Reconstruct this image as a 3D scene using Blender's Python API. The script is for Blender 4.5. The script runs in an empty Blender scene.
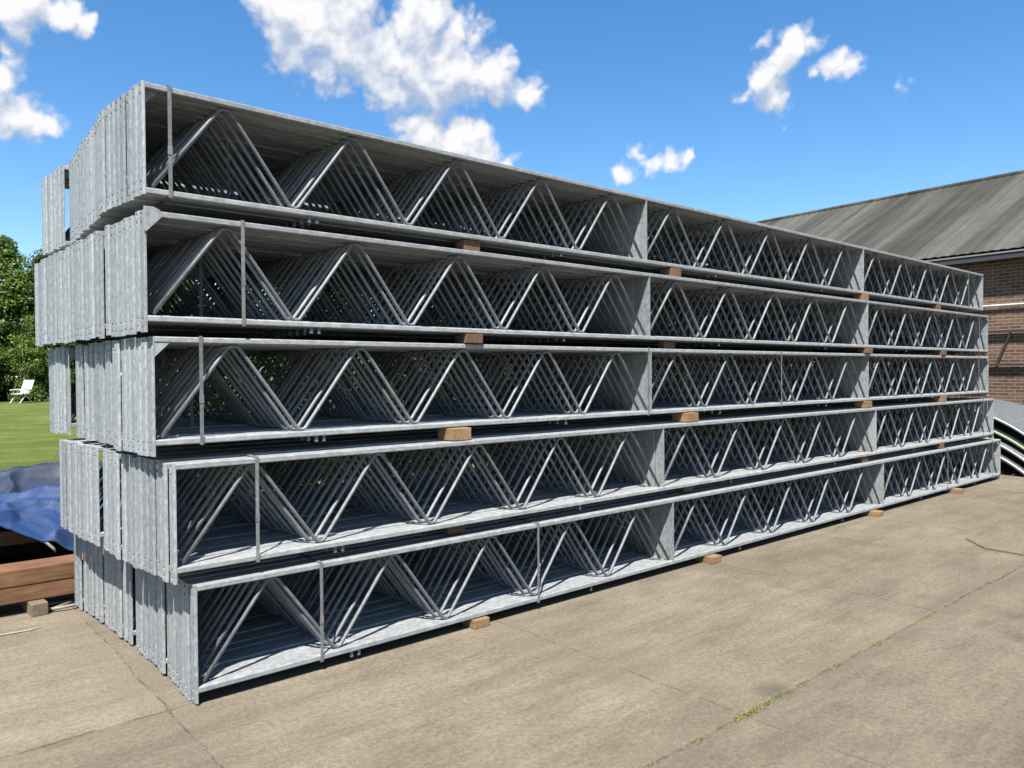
import bpy, bmesh, math, random
from mathutils import Matrix, Vector, noise
import numpy as np
S = bpy.context.scene
C = S.collection
random.seed(7)
rad = math.radians

# ------------------------------------------------------------ camera
cam = bpy.data.objects.new('camera', bpy.data.cameras.new('camera'))
C.objects.link(cam)
r_ = Vector((0.7573181, -0.6530134, -0.0065405))
u_ = Vector((0.0149186, 0.0072871, 0.9998622))
f_ = Vector((0.6528757, 0.7573113, -0.0152607))
M = Matrix((r_, u_, -f_)).transposed().to_4x4()
M.translation = Vector((0, 0, 1.6))
cam.matrix_world = M
cam.data.sensor_width = 36
cam.data.lens = 26.67
cam.data.clip_start = 0.05
cam.data.clip_end = 2000
S.camera = cam
S.render.resolution_x = 1024
S.render.resolution_y = 768

# ------------------------------------------------------------ light
SUN = Vector((-0.47, -0.41, 1.0)).normalized()      # towards the sun
sun = bpy.data.objects.new('sun', bpy.data.lights.new('sun', 'SUN'))
C.objects.link(sun)
sun.data.energy = 4.9
sun.data.angle = rad(0.53)
sun.data.color = (1.0, 0.955, 0.89)
sun.rotation_euler = SUN.to_track_quat('Z', 'Y').to_euler()
S.view_settings.view_transform = 'Standard'
S.view_settings.look = 'None'
S.view_settings.gamma = 1
S.view_settings.exposure = 1.45

world = bpy.data.worlds.new('World')
S.world = world
world.use_nodes = True
wt = world.node_tree
wt.nodes.clear()
def N(t, typ, **kw):
    n = t.nodes.new(typ)
    for k, v in kw.items():
        if k == 'inp':
            for a, b in v.items():
                n.inputs[a].default_value = b
        else:
            setattr(n, k, v)
    return n
L_ = wt.links.new
sky = N(wt, 'ShaderNodeTexSky')
sky.sky_type = 'NISHITA'
sky.sun_disc = False
sky.sun_elevation = math.asin(SUN.z)
sky.sun_rotation = math.atan2(SUN.x, SUN.y)
sky.air_density = 1.0
sky.dust_density = 0.35
sky.ozone_density = 2.6
geo = N(wt, 'ShaderNodeTexCoord')
LOBES = [(0.3748, 0.8264, 0.4202, 0.0398), (0.4045, 0.8252, 0.3942, 0.0465), (0.4411, 0.8094, 0.3875, 0.0531), (0.4222, 0.8309, 0.3623, 0.0284), (0.4929, 0.7823, 0.3809, 0.0407), (0.5175, 0.7656, 0.3822, 0.0541), (0.5509, 0.7466, 0.373, 0.0533), (0.5897, 0.7214, 0.3631, 0.0342), (0.5351, 0.7707, 0.346, 0.0391), (0.4991, 0.7928, 0.3498, 0.034), (0.5121, 0.7465, 0.4249, 0.0329), (0.4333, 0.7941, 0.4263, 0.0405), (0.63, 0.697, 0.3426, 0.0209), (0.5351, 0.7933, 0.2904, 0.0324), (0.572, 0.7702, 0.2822, 0.0376), (0.6002, 0.7513, 0.2744, 0.0252), (0.6249, 0.7356, 0.2615, 0.0152), (0.5227, 0.7966, 0.3036, 0.0173), (0.5826, 0.7569, 0.2961, 0.02), (0.1270, 0.9183, 0.3780, 0.0260), (0.1655, 0.9104, 0.3830, 0.0200), (0.1889, 0.9069, 0.3766, 0.0148), (0.1260, 0.9260, 0.3560, 0.0120), (0.1135, 0.9354, 0.3370, 0.0050), (0.1188, 0.9448, 0.3052, 0.0208), (0.1256, 0.9533, 0.2748, 0.0274), (0.1488, 0.9517, 0.2687, 0.0214), (0.1707, 0.9487, 0.266, 0.0131), (0.7339, 0.6312, 0.2509, 0.0110), (0.7516, 0.6057, 0.2611, 0.0120), (0.766, 0.586, 0.2643, 0.0124), (0.7406, 0.6124, 0.2766, 0.0087), (0.7805, 0.5667, 0.2639, 0.0074), (0.8153, 0.445, 0.3705, 0.0171), (0.8142, 0.4591, 0.3554, 0.0207), (0.8088, 0.4801, 0.3397, 0.0257), (0.7926, 0.478, 0.3786, 0.0104), (0.8192, 0.4746, 0.322, 0.0187), (0.7989, 0.5029, 0.3299, 0.0106), (0.8517, 0.4012, 0.3371, 0.0120), (0.8448, 0.4117, 0.3419, 0.0113), (0.8375, 0.4268, 0.3412, 0.0057), (0.8784, 0.3558, 0.3191, 0.0065), (0.8367, 0.4694, 0.2822, 0.0008)]
# cloud banks elsewhere round the horizon, so the sky is not bare behind the viewer
for az, el, s in [(150, 24, .09), (158, 21, .07), (205, 30, .08), (214, 28, .06), (262, 22, .1), (272, 20, .07), (318, 33, .06), (118, 40, .07)]:
    a, e = rad(az), rad(el)
    LOBES.append((math.sin(a) * math.cos(e), math.cos(a) * math.cos(e), math.sin(e), s))
cg = bpy.data.node_groups.new('cloud_distance', 'ShaderNodeTree')
cg.interface.new_socket('Vector', in_out='INPUT', socket_type='NodeSocketVector')
cg.interface.new_socket('Value', in_out='OUTPUT', socket_type='NodeSocketFloat')
gi = cg.nodes.new('NodeGroupInput'); go = cg.nodes.new('NodeGroupOutput')
GL = cg.links.new
def noise_off(scale, detail, rough, amp, src):
    n = N(cg, 'ShaderNodeTexNoise', inp={'Scale': scale, 'Detail': detail, 'Roughness': rough})
    GL(gi.outputs[0], n.inputs['Vector'])
    a = N(cg, 'ShaderNodeVectorMath', operation='SUBTRACT'); a.inputs[1].default_value = (.5, .5, .5)
    GL(n.outputs['Color'], a.inputs[0])
    b = N(cg, 'ShaderNodeVectorMath', operation='SCALE'); b.inputs['Scale'].default_value = amp
    GL(a.outputs[0], b.inputs[0])
    c = N(cg, 'ShaderNodeVectorMath', operation='ADD')
    GL(src, c.inputs[0]); GL(b.outputs[0], c.inputs[1])
    return c.outputs[0]
dvec = noise_off(11.0, 3.0, .5, .050, gi.outputs[0])
dvec = noise_off(42.0, 4.0, .6, .016, dvec)
prev = None
for (x, y, z, r) in LOBES:
    d = N(cg, 'ShaderNodeVectorMath', operation='DISTANCE')
    GL(dvec, d.inputs[0])
    d.inputs[1].default_value = (x, y, z)
    m = N(cg, 'ShaderNodeMath', operation='MULTIPLY_ADD')
    k = 1.0 / (r * 0.5 + 0.010)
    m.inputs[1].default_value = k
    m.inputs[2].default_value = -r * k
    GL(d.outputs['Value'], m.inputs[0])
    if prev is None:
        prev = m
    else:
        q = N(cg, 'ShaderNodeMath', operation='SMOOTH_MIN')
        q.inputs[2].default_value = 0.3
        GL(prev.outputs[0], q.inputs[0])
        GL(m.outputs[0], q.inputs[1])
        prev = q
# rounded billows: smooth cells cut the edge into cauliflower bumps, noise frays it
vb = N(cg, 'ShaderNodeTexVoronoi', feature='F1', inp={'Scale': 34.0})
GL(dvec, vb.inputs['Vector'])
vb2 = N(cg, 'ShaderNodeTexVoronoi', feature='F1', inp={'Scale': 85.0})
GL(dvec, vb2.inputs['Vector'])
fr_ = N(cg, 'ShaderNodeTexNoise', inp={'Scale': 60.0, 'Detail': 8.0, 'Roughness': 0.68})
GL(gi.outputs[0], fr_.inputs['Vector'])
acc = prev.outputs[0]
for src, k in ((vb.outputs['Distance'], .95), (vb2.outputs['Distance'], .45), (fr_.outputs['Fac'], .9)):
    a = N(cg, 'ShaderNodeMath', operation='MULTIPLY_ADD'); a.inputs[1].default_value = k
    GL(src, a.inputs[0]); GL(acc, a.inputs[2]); acc = a.outputs[0]
GL(acc, go.inputs[0])
g1 = N(wt, 'ShaderNodeGroup'); g1.node_tree = cg
g2 = N(wt, 'ShaderNodeGroup'); g2.node_tree = cg
L_(geo.outputs['Generated'], g1.inputs[0])
of = N(wt, 'ShaderNodeVectorMath', operation='ADD'); of.inputs[1].default_value = (-.008, -.008, .024)
L_(geo.outputs['Generated'], of.inputs[0]); L_(of.outputs[0], g2.inputs[0])
mask = N(wt, 'ShaderNodeMapRange', interpolation_type='SMOOTHSTEP')
L_(g1.outputs[0], mask.inputs['Value'])
mask.inputs['From Min'].default_value = 1.60
mask.inputs['From Max'].default_value = 0.72
mask.inputs['To Max'].default_value = 0.97
df = N(wt, 'ShaderNodeMath', operation='SUBTRACT')
L_(g2.outputs[0], df.inputs[0]); L_(g1.outputs[0], df.inputs[1])
sh = N(wt, 'ShaderNodeMapRange')
L_(df.outputs[0], sh.inputs['Value'])
sh.inputs['From Min'].default_value = -0.55
sh.inputs['From Max'].default_value = 0.75
ccol = N(wt, 'ShaderNodeMixRGB')
L_(sh.outputs[0], ccol.inputs['Fac'])
ccol.inputs['Color1'].default_value = (0.44, 0.54, 0.72, 1)
ccol.inputs['Color2'].default_value = (1.0, 0.99, 0.99, 1)
bg1 = N(wt, 'ShaderNodeBackground')
SKY_K = 0.053
bg1.inputs['Strength'].default_value = SKY_K
hs = N(wt, 'ShaderNodeHueSaturation', inp={'Saturation': 1.0})
hs.inputs['Saturation'].default_value = 1.28
hs.inputs['Value'].default_value = 1.36
L_(sky.outputs[0], hs.inputs['Color'])
L_(hs.outputs[0], bg1.inputs['Color'])
bg2 = N(wt, 'ShaderNodeBackground')
bg2.inputs['Strength'].default_value = 0.37
L_(ccol.outputs[0], bg2.inputs['Color'])
mx = N(wt, 'ShaderNodeMixShader')
L_(mask.outputs[0], mx.inputs[0])
L_(bg1.outputs[0], mx.inputs[1])
L_(bg2.outputs[0], mx.inputs[2])
wo = N(wt, 'ShaderNodeOutputWorld')
L_(mx.outputs[0], wo.inputs['Surface'])

# ------------------------------------------------------------ materials
def new_mat(name, base=(.5, .5, .5), rough=.6, metal=0.0, spec=0.5):
    m = bpy.data.materials.new(name)
    m.use_nodes = True
    b = m.node_tree.nodes['Principled BSDF']
    b.inputs['Base Color'].default_value = (*base, 1)
    b.inputs['Roughness'].default_value = rough
    b.inputs['Metallic'].default_value = metal
    b.inputs['Specular IOR Level'].default_value = spec
    return m, m.node_tree, b

def ramp(t, src, stops):
    r = t.nodes.new('ShaderNodeValToRGB')
    e = r.color_ramp.elements
    while len(e) < len(stops):
        e.new(0.5)
    for i, (p, c) in enumerate(stops):
        e[i].position = p
        e[i].color = (*c, 1) if len(c) == 3 else c
    t.links.new(src, r.inputs['Fac'])
    return r

def tex(t, scale=(1, 1, 1), rnd=False, kind='Object'):
    tc = t.nodes.new('ShaderNodeTexCoord')
    mp = t.nodes.new('ShaderNodeMapping')
    mp.inputs['Scale'].default_value = scale
    t.links.new(tc.outputs[kind], mp.inputs['Vector'])
    if rnd:
        oi = t.nodes.new('ShaderNodeObjectInfo')
        v = t.nodes.new('ShaderNodeVectorMath')
        v.operation = 'MULTIPLY'
        v.inputs[1].default_value = (37.0, 51.0, 23.0)
        t.links.new(oi.outputs['Random'], v.inputs[0])
        t.links.new(v.outputs[0], mp.inputs['Location'])
    return mp.outputs[0]

def noise_node(t, vec, scale, detail=5, rough=.6):
    n = t.nodes.new('ShaderNodeTexNoise')
    n.inputs['Scale'].default_value = scale
    n.inputs['Detail'].default_value = detail
    n.inputs['Roughness'].default_value = rough
    t.links.new(vec, n.inputs['Vector'])
    return n

def mix(t, fac, a, b, mode='MIX'):
    m = t.nodes.new('ShaderNodeMixRGB')
    m.blend_type = mode
    for s, k in ((fac, 'Fac'), (a, 'Color1'), (b, 'Color2')):
        if isinstance(s, (int, float)):
            m.inputs[k].default_value = s
        elif isinstance(s, tuple):
            m.inputs[k].default_value = (*s, 1)
        else:
            t.links.new(s, m.inputs[k])
    return m.outputs[0]

def bump(t, b, src, dist=.01, strength=.5):
    n = t.nodes.new('ShaderNodeBump')
    n.inputs['Strength'].default_value = strength
    n.inputs['Distance'].default_value = dist
    t.links.new(src, n.inputs['Height'])
    t.links.new(n.outputs[0], b.inputs['Normal'])

def galv(name, lo, hi, stain, streak, metal=.2):
    m, t, b = new_mat(name, rough=.5, metal=metal, spec=.35)
    v = tex(t, (1, 1, 1), True)
    n1 = noise_node(t, v, 42, 7, .75)
    r1 = ramp(t, n1.outputs['Fac'], [(.32, lo), (.68, hi)])
    vs = tex(t, streak, True)
    n2 = noise_node(t, vs, 8, 4, .6)
    r2 = ramp(t, n2.outputs['Fac'], [(.45, (0, 0, 0)), (.68, (.6, .6, .6))])
    c = mix(t, r2.outputs[0], r1.outputs[0], tuple(min(1, x * 1.35) for x in hi))
    n3 = noise_node(t, vs, 3.1, 3, .6)
    r3 = ramp(t, n3.outputs['Fac'], [(.60, (0, 0, 0)), (.80, (.55, .55, .55))])
    c = mix(t, r3.outputs[0], c, stain)
    oi = t.nodes.new('ShaderNodeObjectInfo')
    rr = ramp(t, oi.outputs['Random'], [(0, (.68, .70, .72)), (.2, (1.0, 1.0, 1.0)), (.4, (.80, .82, .84)), (.6, (1.08, 1.08, 1.07)), (.8, (.76, .77, .78)), (1, (1.02, 1.0, .96))])
    c = mix(t, 1.0, c, rr.outputs[0], 'MULTIPLY')
    t.links.new(c, b.inputs['Base Color'])
    rg = ramp(t, n1.outputs['Fac'], [(.3, (.50, .50, .50)), (.7, (.68, .68, .68))])
    t.links.new(rg.outputs[0], b.inputs['Roughness'])
    bump(t, b, n1.outputs['Fac'], .0015, .35)
    return m
ST = (.25, .245, .21)
m_chord = galv('galvanised_chord', (.265, .280, .282), (.41, .425, .425), (.28, .265, .22), (2.2, 5, 5))
m_post = galv('galvanised_post', (.220, .240, .246), (.37, .392, .396), ST, (6, 6, 3.6))
m_web = galv('galvanised_bar', (.19, .205, .215), (.27, .285, .30), (.17, .165, .15), (3, 3, 3), .3)
m_sheet = galv('galvanised_sheet', (.22, .235, .25), (.36, .38, .40), (.3, .31, .27), (1.5, 4, 4))
m_hole, t, b = new_mat('dark_hole', (.01, .011, .012), .9)
m_strap = galv('strap_steel', (.27, .27, .27), (.36, .36, .355), (.24, .22, .2), (4, 4, 4))

def wood(name, a, b_, c_, sc=(1, 1, 1), end=True):
    m, t, b = new_mat(name, rough=.78, spec=.25)
    v = tex(t, sc, True)
    n = noise_node(t, v, 9, 6, .65)
    r = ramp(t, n.outputs['Fac'], [(.25, a), (.5, b_), (.75, c_)])
    v2 = tex(t, (1, 1, 1), True)
    n2 = noise_node(t, v2, 3, 4, .6)
    r2 = ramp(t, n2.outputs['Fac'], [(.3, (.62, .62, .62)), (.7, (1.1, 1.1, 1.1))])
    c = mix(t, 1.0, r.outputs[0], r2.outputs[0], 'MULTIPLY')
    t.links.new(c, b.inputs['Base Color'])
    bump(t, b, n.outputs['Fac'], .004, .6)
    return m
m_pine = wood('fresh_pine', (.36, .21, .10), (.50, .31, .155), (.60, .41, .23), (6, 1, 6))
m_shadepine = wood('shade_toned_pine', (.16, .085, .05), (.27, .15, .09), (.36, .23, .15), (6, 1, 6))  # reddish pine with the shade of the recessed blocks put into its colour
m_brown = wood('brown_timber', (.14, .070, .034), (.22, .112, .058), (.31, .185, .11), (.5, 7, 7))
m_greywood = wood('grey_block_wood', (.20, .15, .10), (.30, .24, .16), (.38, .32, .22), (3, 3, 3))

# concrete yard
m_conc, t, b = new_mat('concrete', rough=.9, spec=.2)
v = tex(t)
big = noise_node(t, v, .7, 9, .68)
mid = noise_node(t, v, 2.6, 9, .74)
fine = noise_node(t, v, 38, 8, .8)
grain = noise_node(t, v, 240, 3, .7)
vst = tex(t, (.9, 3.4, 1))
stk = noise_node(t, vst, 4.0, 8, .72)
c = ramp(t, big.outputs['Fac'], [(.30, (.258, .218, .160)), (.52, (.322, .274, .203)), (.74, (.380, .326, .246))]).outputs[0]
c = mix(t, .42, c, ramp(t, mid.outputs['Fac'], [(.34, (.66, .65, .64)), (.5, (.98, .98, .98)), (.66, (1.28, 1.27, 1.25))]).outputs[0], 'MULTIPLY')
c = mix(t, .55, c, ramp(t, stk.outputs['Fac'], [(.34, (.80, .79, .77)), (.5, (1, 1, 1)), (.68, (1.16, 1.15, 1.12))]).outputs[0], 'MULTIPLY')
c = mix(t, .6, c, ramp(t, fine.outputs['Fac'], [(.38, (.55, .54, .52)), (.5, (1, 1, 1)), (.62, (1.4, 1.38, 1.33))]).outputs[0], 'MULTIPLY')
c = mix(t, .35, c, ramp(t, grain.outputs['Fac'], [(.38, (.5, .5, .5)), (.60, (1.45, 1.45, 1.45))]).outputs[0], 'MULTIPLY')
# exposed aggregate patches: pale small stones
vor = t.nodes.new('ShaderNodeTexVoronoi')
vor.inputs['Scale'].default_value = 100
t.links.new(v, vor.inputs['Vector'])
st = ramp(t, vor.outputs['Distance'], [(.26, (1, 1, 1)), (.42, (0, 0, 0))])
patch = ramp(t, noise_node(t, tex(t, (1, 1, 1)), 1.1, 6, .65).outputs['Fac'], [(.44, (0, 0, 0)), (.64, (.75, .75, .75))])
pm = mix(t, 1.0, st.outputs[0], patch.outputs[0], 'MULTIPLY')
stone = mix(t, 0.5, ramp(t, vor.outputs['Color'], [(.1, (.12, .10, .08)), (.9, (.64, .58, .47))]).outputs[0], (.42, .36, .28))
c = mix(t, pm, c, stone)
# slab joints (cracks between cast slabs) : distance to wobbling lines
sep = t.nodes.new('ShaderNodeSeparateXYZ')
wob = noise_node(t, v, 3.0, 9, .78)
wv = t.nodes.new('ShaderNodeVectorMath'); wv.operation = 'MULTIPLY_ADD'
wv.inputs[1].default_value = (.09, .09, 0)
t.links.new(wob.outputs['Color'], wv.inputs[0])
t.links.new(v, wv.inputs[2])
t.links.new(wv.outputs[0], sep.inputs[0])
def mth(op, a, b_=None, c3=None):
    n = t.nodes.new('ShaderNodeMath'); n.operation = op
    for i, s in enumerate((a, b_, c3)):
        if s is None: continue
        if isinstance(s, (int, float)): n.inputs[i].default_value = s
        else: t.links.new(s, n.inputs[i])
    return n.outputs[0]
def line(sock, pos, w, lim=None, limpos=0, below=True):
    d = mth('ABSOLUTE', mth('SUBTRACT', sock, pos + .045))
    mr = t.nodes.new('ShaderNodeMapRange')
    mr.inputs['From Min'].default_value = w
    mr.inputs['From Max'].default_value = w * .25
    t.links.new(d, mr.inputs['Value'])
    o = mr.outputs[0]
    if lim is not None:
        g = mth('LESS_THAN' if below else 'GREATER_THAN', lim, limpos)
        o = mth('MULTIPLY', o, g)
    return o
X, Y = sep.outputs['X'], sep.outputs['Y']
ls = [line(Y, 1.955, .013), line(Y, 3.79, .010, X, 1.4), line(X, 1.10, .007), line(X, 3.10, .007),
      line(X, 5.4, .011), line(X, 8.3, .011), line(X, 11.3, .011), line(Y, 0.1, .014), line(X, -1.0, .012), line(Y, 6.0, .012, X, 1.4)]
j = ls[0]
for l2 in ls[1:]:
    j = mth('MAXIMUM', j, l2)
brk = ramp(t, noise_node(t, v, 7, 4, .7).outputs['Fac'], [(.43, (.02, .02, .02)), (.57, (1, 1, 1))])
jm = mth('MULTIPLY', j, mth('MULTIPLY', brk.outputs[0], .62))
# paler worn margins along the joints
mg = [line(Y, 1.955, .16), line(X, 1.10, .20), line(X, 3.10, .30)]
g = mg[0]
for l2 in mg[1:]:
    g = mth('MAXIMUM', g, l2)
gm = mth('MULTIPLY', g, mth('MULTIPLY', ramp(t, noise_node(t, v, 4, 5, .7).outputs['Fac'], [(.38, (0, 0, 0)), (.52, (1, 1, 1))]).outputs[0], .85))
c = mix(t, gm, c, mix(t, mth('MULTIPLY', st.outputs[0], .9), (.275, .228, .165), stone))
# a few dark oil spots
vs2 = t.nodes.new('ShaderNodeTexVoronoi'); vs2.inputs['Scale'].default_value = .55
t.links.new(wv.outputs[0], vs2.inputs['Vector'])
c = mix(t, mth('MULTIPLY', ramp(t, vs2.outputs['Distance'], [(.03, (1, 1, 1)), (.075, (0, 0, 0))]).outputs[0], .45), c, (.10, .085, .07))
# each cast slab has its own tone
cell = t.nodes.new('ShaderNodeCombineXYZ')
t.links.new(mth('FLOOR', mth('MULTIPLY', mth('SUBTRACT', X, 1.145), .5)), cell.inputs['X'])
t.links.new(mth('FLOOR', mth('DIVIDE', mth('SUBTRACT', Y, 2.0), 1.835)), cell.inputs['Y'])
wn = t.nodes.new('ShaderNodeTexWhiteNoise'); t.links.new(cell.outputs[0], wn.inputs['Vector'])
c = mix(t, 1.0, c, ramp(t, wn.outputs['Value'], [(0, (.86, .86, .85)), (1, (1.08, 1.07, 1.05))]).outputs[0], 'MULTIPLY')
# scattered rust and tyre-dark streaks running along the slabs
rs = noise_node(t, tex(t, (.35, 2.2, 1)), 1.6, 7, .7)
c = mix(t, 1.0, c, ramp(t, rs.outputs['Fac'], [(.38, (.84, .835, .83)), (.52, (1, 1, 1)), (.66, (1.10, 1.10, 1.09))]).outputs[0], 'MULTIPLY')
c = mix(t, jm, c, (.075, .062, .045))
t.links.new(c, b.inputs['Base Color'])
hh = mth('ADD', mth('MULTIPLY', fine.outputs['Fac'], .5), mth('MULTIPLY', grain.outputs['Fac'], .35))
hh = mth('SUBTRACT', hh, mth('MULTIPLY', j, 2.2))
bump(t, b, hh, .004, .35)

# lawn
m_lawn, t, b = new_mat('lawn_grass', rough=.95, spec=.1)
v = tex(t)
n1 = noise_node(t, v, .5, 5, .65)
n2 = noise_node(t, v, 22, 4, .8)
vs = tex(t, (.25, 2.6, 1))
n3 = noise_node(t, vs, .8, 4, .6)
c = ramp(t, n1.outputs['Fac'], [(.3, (.135, .20, .048)), (.55, (.21, .26, .075)), (.75, (.33, .32, .125))]).outputs[0]
c = mix(t, .6, c, ramp(t, n3.outputs['Fac'], [(.35, (.6, .7, .5)), (.65, (1.35, 1.2, 1.1))]).outputs[0], 'MULTIPLY')
c = mix(t, .8, c, ramp(t, n2.outputs['Fac'], [(.3, (.45, .5, .4)), (.7, (1.35, 1.3, 1.2))]).outputs[0], 'MULTIPLY')
t.links.new(c, b.inputs['Base Color'])
bump(t, b, n2.outputs['Fac'], .06, .8)

# leaves
def leafmat(name, cols):
    m, t, b = new_mat(name, rough=.5, spec=.35)
    g_ = t.nodes.new('ShaderNodeNewGeometry')
    r = ramp(t, g_.outputs['Random Per Island'], cols)
    n = noise_node(t, tex(t), 1.1, 3, .6)
    r2 = ramp(t, n.outputs['Fac'], [(.35, (.62, .7, .6)), (.65, (1.25, 1.2, 1.0))])
    c = mix(t, 1.0, r.outputs[0], r2.outputs[0], 'MULTIPLY')
    t.links.new(c, b.inputs['Base Color'])
    tr = t.nodes.new('ShaderNodeBsdfTranslucent')
    t.links.new(mix(t, 1.0, c, (1.1, 1.3, .5), 'MULTIPLY'), tr.inputs['Color'])
    ms = t.nodes.new('ShaderNodeMixShader'); ms.inputs[0].default_value = .28
    t.links.new(b.outputs[0], ms.inputs[1]); t.links.new(tr.outputs[0], ms.inputs[2])
    t.links.new(ms.outputs[0], t.nodes['Material Output'].inputs['Surface'])
    return m
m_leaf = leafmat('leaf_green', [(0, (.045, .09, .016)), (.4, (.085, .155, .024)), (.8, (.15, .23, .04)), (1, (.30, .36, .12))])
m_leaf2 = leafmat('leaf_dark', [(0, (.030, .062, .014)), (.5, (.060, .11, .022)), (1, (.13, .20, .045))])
m_tuft = leafmat('joint_grass_blade', [(0, (.20, .22, .05)), (.5, (.34, .34, .10)), (1, (.45, .42, .20))])
m_bark = wood('bark', (.05, .04, .03), (.09, .07, .05), (.14, .11, .08), (4, 4, 1))

# brick
m_brick, t, b = new_mat('brick_wall', rough=.9, spec=.2)
v = tex(t)
sp = t.nodes.new('ShaderNodeSeparateXYZ'); t.links.new(v, sp.inputs[0])
cb = t.nodes.new('ShaderNodeCombineXYZ')
t.links.new(sp.outputs['Y'], cb.inputs['X']); t.links.new(sp.outputs['Z'], cb.inputs['Y'])
bt = t.nodes.new('ShaderNodeTexBrick')
bt.inputs['Scale'].default_value = 1.0
bt.inputs['Brick Width'].default_value = .20
bt.inputs['Row Height'].default_value = .064
bt.inputs['Mortar Size'].default_value = .0095
bt.inputs['Mortar Smooth'].default_value = .25
bt.inputs['Bias'].default_value = -.1
bt.inputs['Color1'].default_value = (.19, .105, .072, 1)
bt.inputs['Color2'].default_value = (.36, .205, .130, 1)
bt.inputs['Mortar'].default_value = (.42, .36, .28, 1)
t.links.new(cb.outputs[0], bt.inputs['Vector'])
n = noise_node(t, v, 1.3, 5, .65)
n4 = noise_node(t, v, 30, 4, .7)
c = mix(t, .7, bt.outputs['Color'], ramp(t, n.outputs['Fac'], [(.3, (.68, .66, .66)), (.7, (1.2, 1.18, 1.12))]).outputs[0], 'MULTIPLY')
c = mix(t, .5, c, ramp(t, n4.outputs['Fac'], [(.3, (.6, .6, .6)), (.7, (1.3, 1.3, 1.3))]).outputs[0], 'MULTIPLY')
t.links.new(c, b.inputs['Base Color'])
def inv(s):
    n_ = t.nodes.new('ShaderNodeMath'); n_.operation = 'SUBTRACT'; n_.inputs[0].default_value = 1; t.links.new(s, n_.inputs[1]); return n_.outputs[0]
bump(t, b, inv(bt.outputs['Fac']), .008, .8)

# fibre-cement roof with weather streaks running down the slope (object Y along the ridge)
m_roof, t, b = new_mat('fibre_cement_roof', rough=.95, spec=.15)
v = tex(t, (.06, 1.0, .06))
n1 = noise_node(t, v, 1.0, 4, .62)
n2 = noise_node(t, v, 4.2, 4, .7)
v3 = tex(t)
n3 = noise_node(t, v3, 26, 4, .8)
n5 = noise_node(t, v3, 1.1, 5, .65)
c = ramp(t, n1.outputs['Fac'], [(.38, (.072, .069, .062)), (.50, (.105, .102, .092)), (.56, (.145, .145, .13)), (.70, (.185, .185, .165))]).outputs[0]
c = mix(t, .75, c, ramp(t, n2.outputs['Fac'], [(.36, (.74, .73, .70)), (.5, (1, 1, 1)), (.66, (1.18, 1.18, 1.15))]).outputs[0], 'MULTIPLY')
c = mix(t, .55, c, ramp(t, n3.outputs['Fac'], [(.3, (.5, .5, .5)), (.7, (1.45, 1.45, 1.4))]).outputs[0], 'MULTIPLY')
c = mix(t, .35, c, ramp(t, n5.outputs['Fac'], [(.4, (.7, .72, .68)), (.65, (1.15, 1.17, 1.1))]).outputs[0], 'MULTIPLY')
t.links.new(c, b.inputs['Base Color'])
bump(t, b, n3.outputs['Fac'], .006, .5)

# tarps
def tarp_mat(name, a, b2, dusty):
    m, t, b = new_mat(name, rough=.62, spec=.25)
    v = tex(t)
    n = noise_node(t, v, 1.6, 5, .65)
    n2 = noise_node(t, v, 14, 4, .7)
    c = ramp(t, n.outputs['Fac'], [(.35, a), (.65, b2)]).outputs[0]
    r = ramp(t, noise_node(t, v, 2.6, 5, .7).outputs['Fac'], [(.48, (0, 0, 0)), (.70, (.5, .5, .5))])
    c = mix(t, r.outputs[0], c, dusty)
    t.links.new(c, b.inputs['Base Color'])
    bump(t, b, n2.outputs['Fac'], .008, .4)
    return m
m_tarp = tarp_mat('blue_tarpaulin', (.025, .080, .25), (.036, .105, .32), (.14, .17, .23))
m_tarp2 = tarp_mat('faded_blue_tarpaulin', (.035, .052, .095), (.05, .07, .125), (.12, .12, .13))
m_white, _, _ = new_mat('white_plastic', (.78, .77, .73), .45)
m_zinc, _, _ = new_mat('pale_gutter_metal', (.52, .53, .52), .5, .2)
m_gut, _, _ = new_mat('dark_gutter_metal', (.052, .055, .055), .6)
m_bar, _, _ = new_mat('dark_brown', (.045, .035, .03), .65)
m_hose, _, _ = new_mat('pale_hose', (.36, .34, .29), .6)
m_rust = wood('rusty_rod', (.09, .045, .025), (.14, .075, .04), (.2, .12, .07), (4, 4, 4))
m_green, _, _ = new_mat('pale_green_edge', (.36, .50, .22), .6)
m_straw, _, _ = new_mat('pale_stick', (.55, .47, .32), .8)
m_dark, _, _ = new_mat('dark_rubber', (.012, .013, .015), .85)

def scale_colour(m, f):
    b = m.node_tree.nodes['Principled BSDF']
    s_ = b.inputs['Base Color']
    if s_.is_linked:
        src = s_.links[0].from_socket
        c_out = mix(m.node_tree, 1.0, src, (f, f, f), 'MULTIPLY')
        m.node_tree.links.new(c_out, s_)
    else:
        s_.default_value = tuple(x * f for x in s_.default_value[:3]) + (1,)
for m_ in [m_ for m_ in bpy.data.materials if m_ not in (m_hole, m_dark)]:
    scale_colour(m_, .62)
for m_, f in ((m_chord, 1.16), (m_post, 1.22), (m_web, .98), (m_tuft, .8), (m_conc, .67), (m_lawn, .80), (m_brick, .74), (m_roof, .70), (m_pine, .72), (m_shadepine, .80), (m_brown, 1.15), (m_greywood, .72),
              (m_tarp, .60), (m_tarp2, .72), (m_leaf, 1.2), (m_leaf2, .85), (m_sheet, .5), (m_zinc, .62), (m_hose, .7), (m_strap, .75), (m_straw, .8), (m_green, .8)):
    scale_colour(m_, f)

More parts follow.
